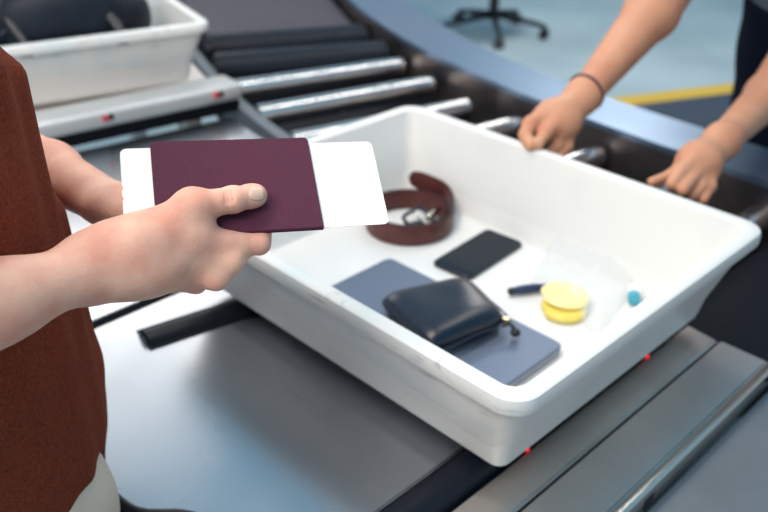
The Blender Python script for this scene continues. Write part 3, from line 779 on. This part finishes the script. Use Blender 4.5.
# ================================================================== METAL TABLE (near) and its plates
TZ = -.012
tbl = empty('inspection_table', (.1, .6, -.85), label='brushed steel table top under the front left of the foreground tray', cat='table')
def T(o, root=tbl):
    o.data.transform(Matrix.Translation(-root.location)); return o
def plate(name, pts, z0, z1, m, root, bev=.002):
    bm = bmesh.new(); prism(bm, pts, z0, z1)
    if bev: bmesh.ops.bevel(bm, geom=[e for e in bm.edges if abs(e.verts[0].co.z-z1) < 1e-6 and abs(e.verts[1].co.z-z1) < 1e-6], offset=bev, segments=2, affect='EDGES')
    return T(from_bm(name, bm, m, root, True, 35), root)
left = catmull([(-.242, .50), (-.242, .36), (-.243, .315), (-.236, .280), (-.208, .250), (-.196, .225), (-.190, .19), (-.190, .108)], 5)
plate('steel_top', [(.438, .112), (.438, .606)]+[(-.245, .606)]+[tuple(p) for p in left[:-1]]+[(-.190, .112)], TZ-.02, TZ, 'steel', tbl)
rimpts = [V(p[0]-.002, p[1], TZ-.004) for p in left]
v, f = tube(rimpts, .0052, 10); T(link_mesh('edge_rim', v, f, 'black', tbl))
# beyond the narrow slot
plate('steel_top', [(-.245, .624), (.438, .624), (.450, .9), (.488, 1.13), (-.245, 1.24)], TZ-.02, TZ, 'steel', tbl)
bm = bmesh.new(); box(bm, (-.24, .606, TZ-.03), (.438, .624, TZ-.008)); T(from_bm('slot', bm, 'void', tbl))
bm = bmesh.new(); box(bm, (-.17, .062, TZ-.05), (.438, .1115, TZ-.014)); T(from_bm('slot', bm, 'void', tbl))
bm = bmesh.new()
for x0, y0 in ((-.20, .70), (.40, .70), (-.14, .16), (.40, .16)): box(bm, (x0-.02, y0-.02, -.85), (x0+.02, y0+.02, TZ-.02))
T(from_bm('leg', bm, 'alu', tbl)) if False else bm.free()
for x0, y0 in ((-.20, .95), (.42, .95)):
    bm = bmesh.new(); box(bm, (x0-.02, y0-.02, -.85), (x0+.02, y0+.02, TZ-.02), .002); T(from_bm('leg', bm, 'alu', tbl))
bm = bmesh.new(); prism(bm, [(.43, .115), (.43, .60), (-.225, .60), (-.225, .30), (-.185, .24), (-.178, .115)], -.80, TZ-.0205); T(from_bm('dark_filler', bm, 'void', tbl))  # black body added so the space under the table top stays dark
# black roller across the near side and the one under the back left of the tray
def roller(name, a, b, r, m, root, capm='black', caps=True):
    bm = bmesh.new(); cyl(bm, a, b, r, seg=40); o = T(from_bm(name, bm, m, root, True, 40), root)
    d = nrm(V(*b)-V(*a))
    if caps:
        for p, s in ((V(*a), -1), (V(*b), 1)):
            bm = bmesh.new(); cyl(bm, p-d*.004*(s < 0), p+d*s*.0045, r*.93, seg=32) if root is tbl else (cyl(bm, p, p+d*s*.004, r*.86, seg=32), cyl(bm, p+d*s*.004, p+d*s*.012, r*.35, seg=20))
            c = from_bm('end_cap', bm, capm, o, True, 40); c.data.transform(Matrix.Translation(-root.location))
    return o
roller('roller', (-.16, .088, -.0235), (.436, .088, -.0235), .0235, 'rubber', tbl)
# long roller in its own slot
R1 = V(-.076, .536, 0); R2 = V(.43, .440, 0)
rdir = nrm(R2-R1); rn = V(-rdir[1], rdir[0], 0)
bm = bmesh.new(); prism(bm, [tuple((R1-rdir*.004+rn*.0265)[:2]), tuple((R1-rdir*.004-rn*.0265)[:2]), tuple((R2-rn*.0265)[:2]), tuple((R2+rn*.0265)[:2])], TZ-.002, TZ+.0008)
T(from_bm('roller_slot', bm, 'void', tbl))
roller('roller', R1+V(0, 0, -.0219), R2+V(0, 0, -.0219), .0218, 'rubber', tbl)

# right-hand plates with the alloy rail
side = empty('side_table', (.15, -.05, -.85), label='worn steel side plates with a shiny rail, right of the foreground tray corner', cat='table')
plate('steel_plate', [(-.30, .0145), (.468, .0145), (.474, .060), (-.30, .060)], TZ-.02, TZ, 'steel_plain', side, .003)
plate('steel_plate', [(-.30, -.056), (.468, -.056), (.468, .010), (-.30, .010)], TZ-.02, TZ+.003, 'steel_plain', side, .004)
bm = bmesh.new(); box(bm, (-.30, -.070, TZ-.03), (.475, -.0575, TZ+.0085), .003, 3); T(from_bm('rail', bm, 'silver', side), side)
for x0 in (.155, .462):
    bm = bmesh.new(); box(bm, (x0-.012, -.0706, TZ-.014), (x0+.006, -.0696, TZ-.001)); T(from_bm('rail_slot', bm, 'black', side), side)
bm = bmesh.new(); box(bm, (-.30, .0095, TZ-.04), (.46, .0150, TZ-.012)); T(from_bm('seam', bm, 'void', side), side)
for x0, y0 in ((-.26, -.05), (.44, -.05), (-.26, .04), (.44, .04)):
    bm = bmesh.new(); box(bm, (x0-.012, y0-.01, -.85), (x0+.012, y0+.01, TZ-.02), .002); T(from_bm('leg', bm, 'alu', side), side)
bench = empty('metal_bench', (.3, -.35, -.85), label='flat slate grey metal bench at the lower right, beyond the shiny rail', cat='bench')
plate('bench_top', [(-.32, -.62), (.46, -.62), (.46, -.072), (-.32, -.072)], TZ-.05, TZ-.018, 'slate', bench, .003)
for x0, y0 in ((-.28, -.58), (.42, -.58), (-.28, -.14), (.42, -.14)):
    bm = bmesh.new(); box(bm, (x0-.02, y0-.02, -.85), (x0+.02, y0+.02, TZ-.05), .002); T(from_bm('leg', bm, 'alu', bench), bench)
# reflections of red light on the plate beside the tray, built as glowing discs
for i, (x, y, lb) in enumerate(((651, 343, 'tiny glowing spot of reflected red light under the right end of the tray'), (647, 356, 'faint spot of reflected red light on the plate just before the right-hand one'),
                                (527, 449, 'tiny glowing spot of reflected red light beside the near tray corner'))):
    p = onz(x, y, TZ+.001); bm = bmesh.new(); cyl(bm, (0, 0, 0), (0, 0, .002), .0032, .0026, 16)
    o = from_bm('red_reflection_spot', bm, 'red'); o.location = (p[0], p[1], TZ+.0001); tag(o, lb, 'light', 'red light reflections')

# ================================================================== ROLLER CONVEYOR
conv = empty('roller_conveyor', (.75, .8, -.85), label='curved roller conveyor with chrome rollers and pale blue steel side, behind the tray', cat='conveyor')
RZ = -.028
rl = [(onz(232, 88, -.02), onz(401, 64, -.02)), (onz(258, 113, -.02), onz(430, 83, -.02)), (onz(292, 141, -.02), onz(466, 106, -.02)),
      (V(.49, .785, 0), V(.925, .700, 0)), (V(.485, .555, 0), V(.905, .486, 0)), (V(.485, .345, 0), V(.90, .310, 0)), (V(.485, .150, 0), V(.905, .145, 0))]
for a, b in rl:
    a = V(a[0], a[1], RZ); b = V(b[0], b[1], RZ); roller('roller', a, b, .026, 'chrome', conv)
for (x0, y0), (x1, y1) in (((210, 41), (364, 31)), ((216, 61), (384, 48))):
    a = onz(x0, y0, -.005); b = onz(x1, y1, -.005); roller('drive_roller', V(a[0], a[1], RZ-.004), V(b[0], b[1], RZ-.004), .046, 'rubber', conv)
ib = [onz(x, y, .04)[:2] for x, y in ((361, 9), (422, 55), (483, 79), (519, 100), (605, 131), (690, 155), (768, 183))]
inn = [(1.62, 2.15), (1.36, 1.76), (1.19, 1.467), (1.055, 1.15), (.985, .90), (.942, .69), (.915, .47), (.900, .29), (.890, .14), (.885, -.05), (.885, -.6)]
out = [(1.78, 2.10), (1.50, 1.70), (1.325, 1.400), (1.195, 1.10), (1.115, .866), (1.075, .67), (1.052, .50), (1.040, .33), (1.03, .15), (1.025, -.05), (1.025, -.6)]
inn = [tuple(p) for p in catmull(inn, 5)]; out = [tuple(p) for p in catmull(out, 5)]
bm = bmesh.new(); prism(bm, inn+out[::-1], .028, .040); T(from_bm('side_flange', bm, 'bluesteel', conv), conv)
def wallstrip(name, pts, nx, z0, z1, m, root):
    q = [(p[0]+nx, p[1]) for p in pts]; bm = bmesh.new(); prism(bm, pts+q[::-1], z0, z1); return T(from_bm(name, bm, m, root), root)
wallstrip('inner_side', inn, .006, -.12, .0285, 'darksteel', conv)
wallstrip('outer_side', [(p[0]-.006, p[1]) for p in out], .006, -.16, .0285, 'bluesteel', conv)
lf = catmull([(.86, 1.98), (.70, 1.56), (.60, 1.30), (.545, 1.12), (.502, .94), (.478, .72), (.470, .5), (.467, .1)], 5)
lo_ = [(p[0]-.026, p[1]+.004) for p in lf]
bm = bmesh.new(); prism(bm, [tuple(p) for p in lf]+lo_[::-1], -.06, -.004); T(from_bm('inner_rail', bm, 'slate', conv), conv)
bed = [(.49, .10)]+[tuple(p) for p in lf[::-1]][3:]+[(1.55, 2.10)]+[(p[0]+.003, p[1]) for p in inn if p[1] > .1 and p[1] < 2.1]+[(.888, .10)]
bm = bmesh.new(); prism(bm, bed, -.13, -.085); T(from_bm('bed', bm, 'void', conv), conv)
bm = bmesh.new(); prism(bm, [(.478, -.6), (.883, -.6), (.886, .10), (.478, .10)], -.12, -.034); T(from_bm('black_belt', bm, 'void', conv), conv)
bl = [onz(208, 34, .0)[:2], onz(352, 23, .0)[:2]]
bm = bmesh.new(); prism(bm, [tuple(bl[0]), tuple(bl[1]), (1.50, 2.05), (2.1, 3.0), (1.5, 3.25), (1.02, 2.15)], -.06, -.004); T(from_bm('feed_belt', bm, 'belt', conv), conv)
bm = bmesh.new()
for x0, y0 in ((.56, .98), (1.03, .80), (.52, -.40), (.96, -.40), (.86, 1.90), (1.42, 1.72), (.52, .25), (.97, .25)):
    bm = bmesh.new(); box(bm, (x0-.02, y0-.02, -.85), (x0+.02, y0+.02, -.13), .002); T(from_bm('leg', bm, 'alu', conv), conv)

# guide bar with red buttons, and the shelf that carries the second tray
ga = V(-.28, 1.305, 0); gb = V(.538, 1.182, 0)
gd = nrm(gb-ga); ang = math.atan2(gd[1], gd[0]); Lg = np.linalg.norm(gb-ga)
gd_ = empty('guide_bar', (*((ga+gb)/2)[:2], TZ), ang, label='brushed metal guide bar with red buttons in front of the backpack tray', cat='guide bar')
bm = bmesh.new(); box(bm, (-Lg/2, -.046, .028), (Lg/2, .036, .064), .010, 4); from_bm('bar', bm, 'alu', gd_)
bm = bmesh.new(); box(bm, (-Lg/2+.004, -.032, 0), (Lg/2-.004, .030, .0285)); from_bm('bar_shadow_base', bm, 'void', gd_)  # black block put in as the dark shadow beneath the bar
for x, y in ((97, 113), (213, 95)):
    p = onz(x, y, .034); c, s = math.cos(-ang), math.sin(-ang); q = p-V(*gd_.location); lx = q[0]*c-q[1]*s
    bm = bmesh.new(); cyl(bm, (lx, -.0445, .050), (lx, -.053, .050), .0060, .0055, 20); from_bm('button', bm, 'redbtn', gd_)
    bm = bmesh.new(); cyl(bm, (lx+.012, -.0445, .050), (lx+.012, -.048, .050), .006, .006, 20); from_bm('button_collar', bm, 'black', gd_)
shelf = empty('steel_shelf', (.2, 1.6, -.85), label='grey steel shelf under the tray with the backpack', cat='shelf')
plate('shelf_top', [(-.40, 1.385), (.54, 1.245), (.565, 1.33), (.66, 1.60), (.80, 1.95), (-.20, 2.25)], -.02, .011, 'steel_plain', shelf)
for x0, y0 in ((-.30, 1.45), (.48, 1.28), (-.1, 2.1), (.68, 1.9)):
    bm = bmesh.new(); box(bm, (x0-.02, y0-.02, -.85), (x0+.02, y0+.02, -.02), .002); T(from_bm('leg', bm, 'alu', shelf), shelf)

# ------------------------------------------------------------------ backpack in the second tray
bpx = Matrix.Translation(tray2.location) @ Matrix.Rotation(math.radians(75.2), 4, 'Z')
pk = empty('backpack', bpx @ Vector((.225, .262, .022)), math.radians(75.2), label='black backpack lying in the far tray at the upper left', cat='backpack')
pb = [ell((0, .02, .110), (.165, .205, .108), .05), cap((-.08, -.09, .13), (-.08, .15, .145), .07, .08, .05), cap((.07, -.10, .12), (.07, .13, .13), .07, .07, .05)]
blob('pack_body', [(pb, .006)], 'pack', pk)
blob('front_pocket', [([ell((-.135, .03, .155), (.05, .13, .070), .02), cap((-.14, -.05, .12), (-.14, .11, .12), .035, .035, .03)], .005)], 'pack', pk)
for yy, s in ((-.05, 1), (.14, 1)):
    pts = catmull([(.05, yy+.03, .165), (-.06, yy+.01, .200), (-.145, yy, .165), (-.185, yy-.02, .125), (-.212, yy-.02, .098)], 6)
    vs, fs = tube(pts, .012, 10); o = link_mesh('shoulder_strap', vs, fs, 'black', pk)
pts = catmull([(-.165, -.09, .13), (-.172, .0, .165), (-.165, .09, .172), (-.16, .16, .13)], 8)
vs, fs = tube(pts, .004, 8); link_mesh('zip', vs, fs, 'gun', pk)
pts = catmull([(-.02, -.13, .13), (-.02, -.17, .152), (.02, -.18, .155), (.06, -.15, .13)], 8)
vs, fs = tube(pts, .009, 10); link_mesh('carry_handle', vs, fs, 'black', pk)

# ================================================================== FLOOR, CHAIR, ROOM
def structure(o): o['kind'] = 'structure'; return o
bm = bmesh.new(); prism(bm, [(-4, -4), (9, -4), (9, 9), (-4, 9)], -.90, -.85); structure(from_bm('floor', bm, 'floor', None, False))
for nm, lo, hi in (('wall_back', (-4, 9, -.85), (9, 9.1, 2.0)), ('wall_right', (9, -4, -.85), (9.1, 9, 2.0))):
    bm = bmesh.new(); box(bm, lo, hi); structure(from_bm(nm, bm, 'wall', None, False))
yl = V(.594, -.274); yl = yl/np.linalg.norm(yl); yn = V(-yl[1], yl[0]); y0_ = onz(660, 97, -.85)[:2]
q = lambda a, b: tuple(y0_+yl*a+yn*b)
bm = bmesh.new(); prism(bm, [q(-2.5, -.065), q(2.6, -.065), q(2.6, .065), q(-2.5, .065)], -.85, -.848)
tag(from_bm('floor_line', bm, 'yellow', None, False), 'yellow line painted on the floor behind the conveyor', 'line')
bm = bmesh.new(); prism(bm, [q(-2.5, -1.6), q(2.6, -1.6), q(2.6, -.066), q(-2.5, -.066)], -.85, -.8485)
tag(from_bm('floor_mat', bm, 'mat', None, False), 'dark grey floor area between the yellow line and the conveyor', 'mat')

ch = empty('office_chair', at(490, 12, 5.35)*0+V(*onz(492, 34, -.85)), 0.3, label='swivel office chair on castors, far behind the conveyor', cat='chair')
ang0 = {0: onz(448, 27, -.85), 1: onz(499, 50, -.85), 2: onz(538, 35, -.85)}
c0 = onz(492, 34, -.85)
ch.rotation_euler = (0, 0, 0); ch.scale = (1.06, 1.06, 1.06)
base_ang = math.atan2(ang0[1][1]-c0[1], ang0[1][0]-c0[0])
for i in range(5):
    a = base_ang+i*2*math.pi/5; d = V(math.cos(a), math.sin(a), 0)
    vs, fs = tube([d*.03+V(0, 0, .115), d*.16+V(0, 0, .10), d*.31+V(0, 0, .075)], [.022, .018, .013], 10); lg = link_mesh('leg', vs, fs, 'black', ch)
    bm = bmesh.new(); t = V(-d[1], d[0], 0)
    cyl(bm, d*.31+t*.006+V(0, 0, .030), d*.31+t*.026+V(0, 0, .030), .030, seg=24); cyl(bm, d*.31-t*.026+V(0, 0, .030), d*.31-t*.006+V(0, 0, .030), .030, seg=24)
    cyl(bm, d*.31+V(0, 0, .03), d*.31+V(0, 0, .085), .008, seg=12); from_bm('castor', bm, 'black', lg)
bm = bmesh.new(); cyl(bm, (0, 0, .09), (0, 0, .24), .032, .028, 24); cyl(bm, (0, 0, .24), (0, 0, .44), .016, seg=20); from_bm('column', bm, 'black', ch)
bm = bmesh.new(); box(bm, (-.24, -.24, .44), (.24, .24, .52), .03, 4); from_bm('seat', bm, 'black', ch)
bm = bmesh.new(); box(bm, (-.22, .22, .62), (.22, .27, 1.10), .022, 4); box(bm, (-.03, .22, .46), (.03, .26, .66), .006); from_bm('backrest', bm, 'black', ch)

# ================================================================== LIGHT
w = bpy.data.worlds.new('world'); SC.world = w; w.use_nodes = True
nt = w.node_tree; N = nt.nodes; L = nt.links; bg = N['Background']
tc = N.new('ShaderNodeTexCoord'); sx = N.new('ShaderNodeSeparateXYZ'); L.new(tc.outputs['Generated'], sx.inputs[0])
rp = N.new('ShaderNodeValToRGB'); L.new(sx.outputs[2], rp.inputs[0])
el = rp.color_ramp.elements; el[0].position = 0; el[0].color = (.36, .36, .37, 1); el[1].position = .80; el[1].color = (.19, .50, .74, 1)
e = el.new(.25); e.color = (.66, .66, .66, 1)
e = el.new(.55); e.color = (.30, .62, .84, 1)
L.new(rp.outputs[0], bg.inputs[0]); bg.inputs[1].default_value = .82
def area(name, loc, size, power, col, tgt=None, sy=None):
    l = bpy.data.lights.new(name, 'AREA'); l.energy = power; l.color = col; l.shape = 'RECTANGLE'; l.size = size; l.size_y = sy or size
    o = bpy.data.objects.new(name, l); COL.objects.link(o); o.location = loc
    d = Vector(tgt)-Vector(loc) if tgt else Vector((0, 0, -1)); o.rotation_euler = d.to_track_quat('-Z', 'Y').to_euler()
    return o
area('unseen_lamp', (-.2, .8, 1.95), 1.2, 25, (1, .87, .75), None, .4)
area('unseen_lamp', (-1.5, .0, 1.95), 1.4, 44, (1, .91, .83), (-.1, .3, 0), .6)  # unseen fill, added on the camera side to brighten skin and shirt
area('unseen_lamp', (1.25, 3.9, 2.0), 2.2, 28, (1, .88, .78), (.2, .6, 0), 1.3)
area('unseen_lamp', (3.9, 2.2, 1.95), 1.6, 46, (1, .94, .88), None, .6)  # unseen, added to brighten the floor at the back
area('unseen_lamp', (1.75, .85, 1.98), 1.7, 13, (1, .90, .82), None, .22)  # unseen narrow strip, placed to draw a warm streak along the chrome rollers
vs_ = SC.view_settings; vs_.view_transform = 'Standard'; vs_.look = 'None'; vs_.gamma = 1; vs_.use_curve_mapping = False; vs_.exposure = 0.04
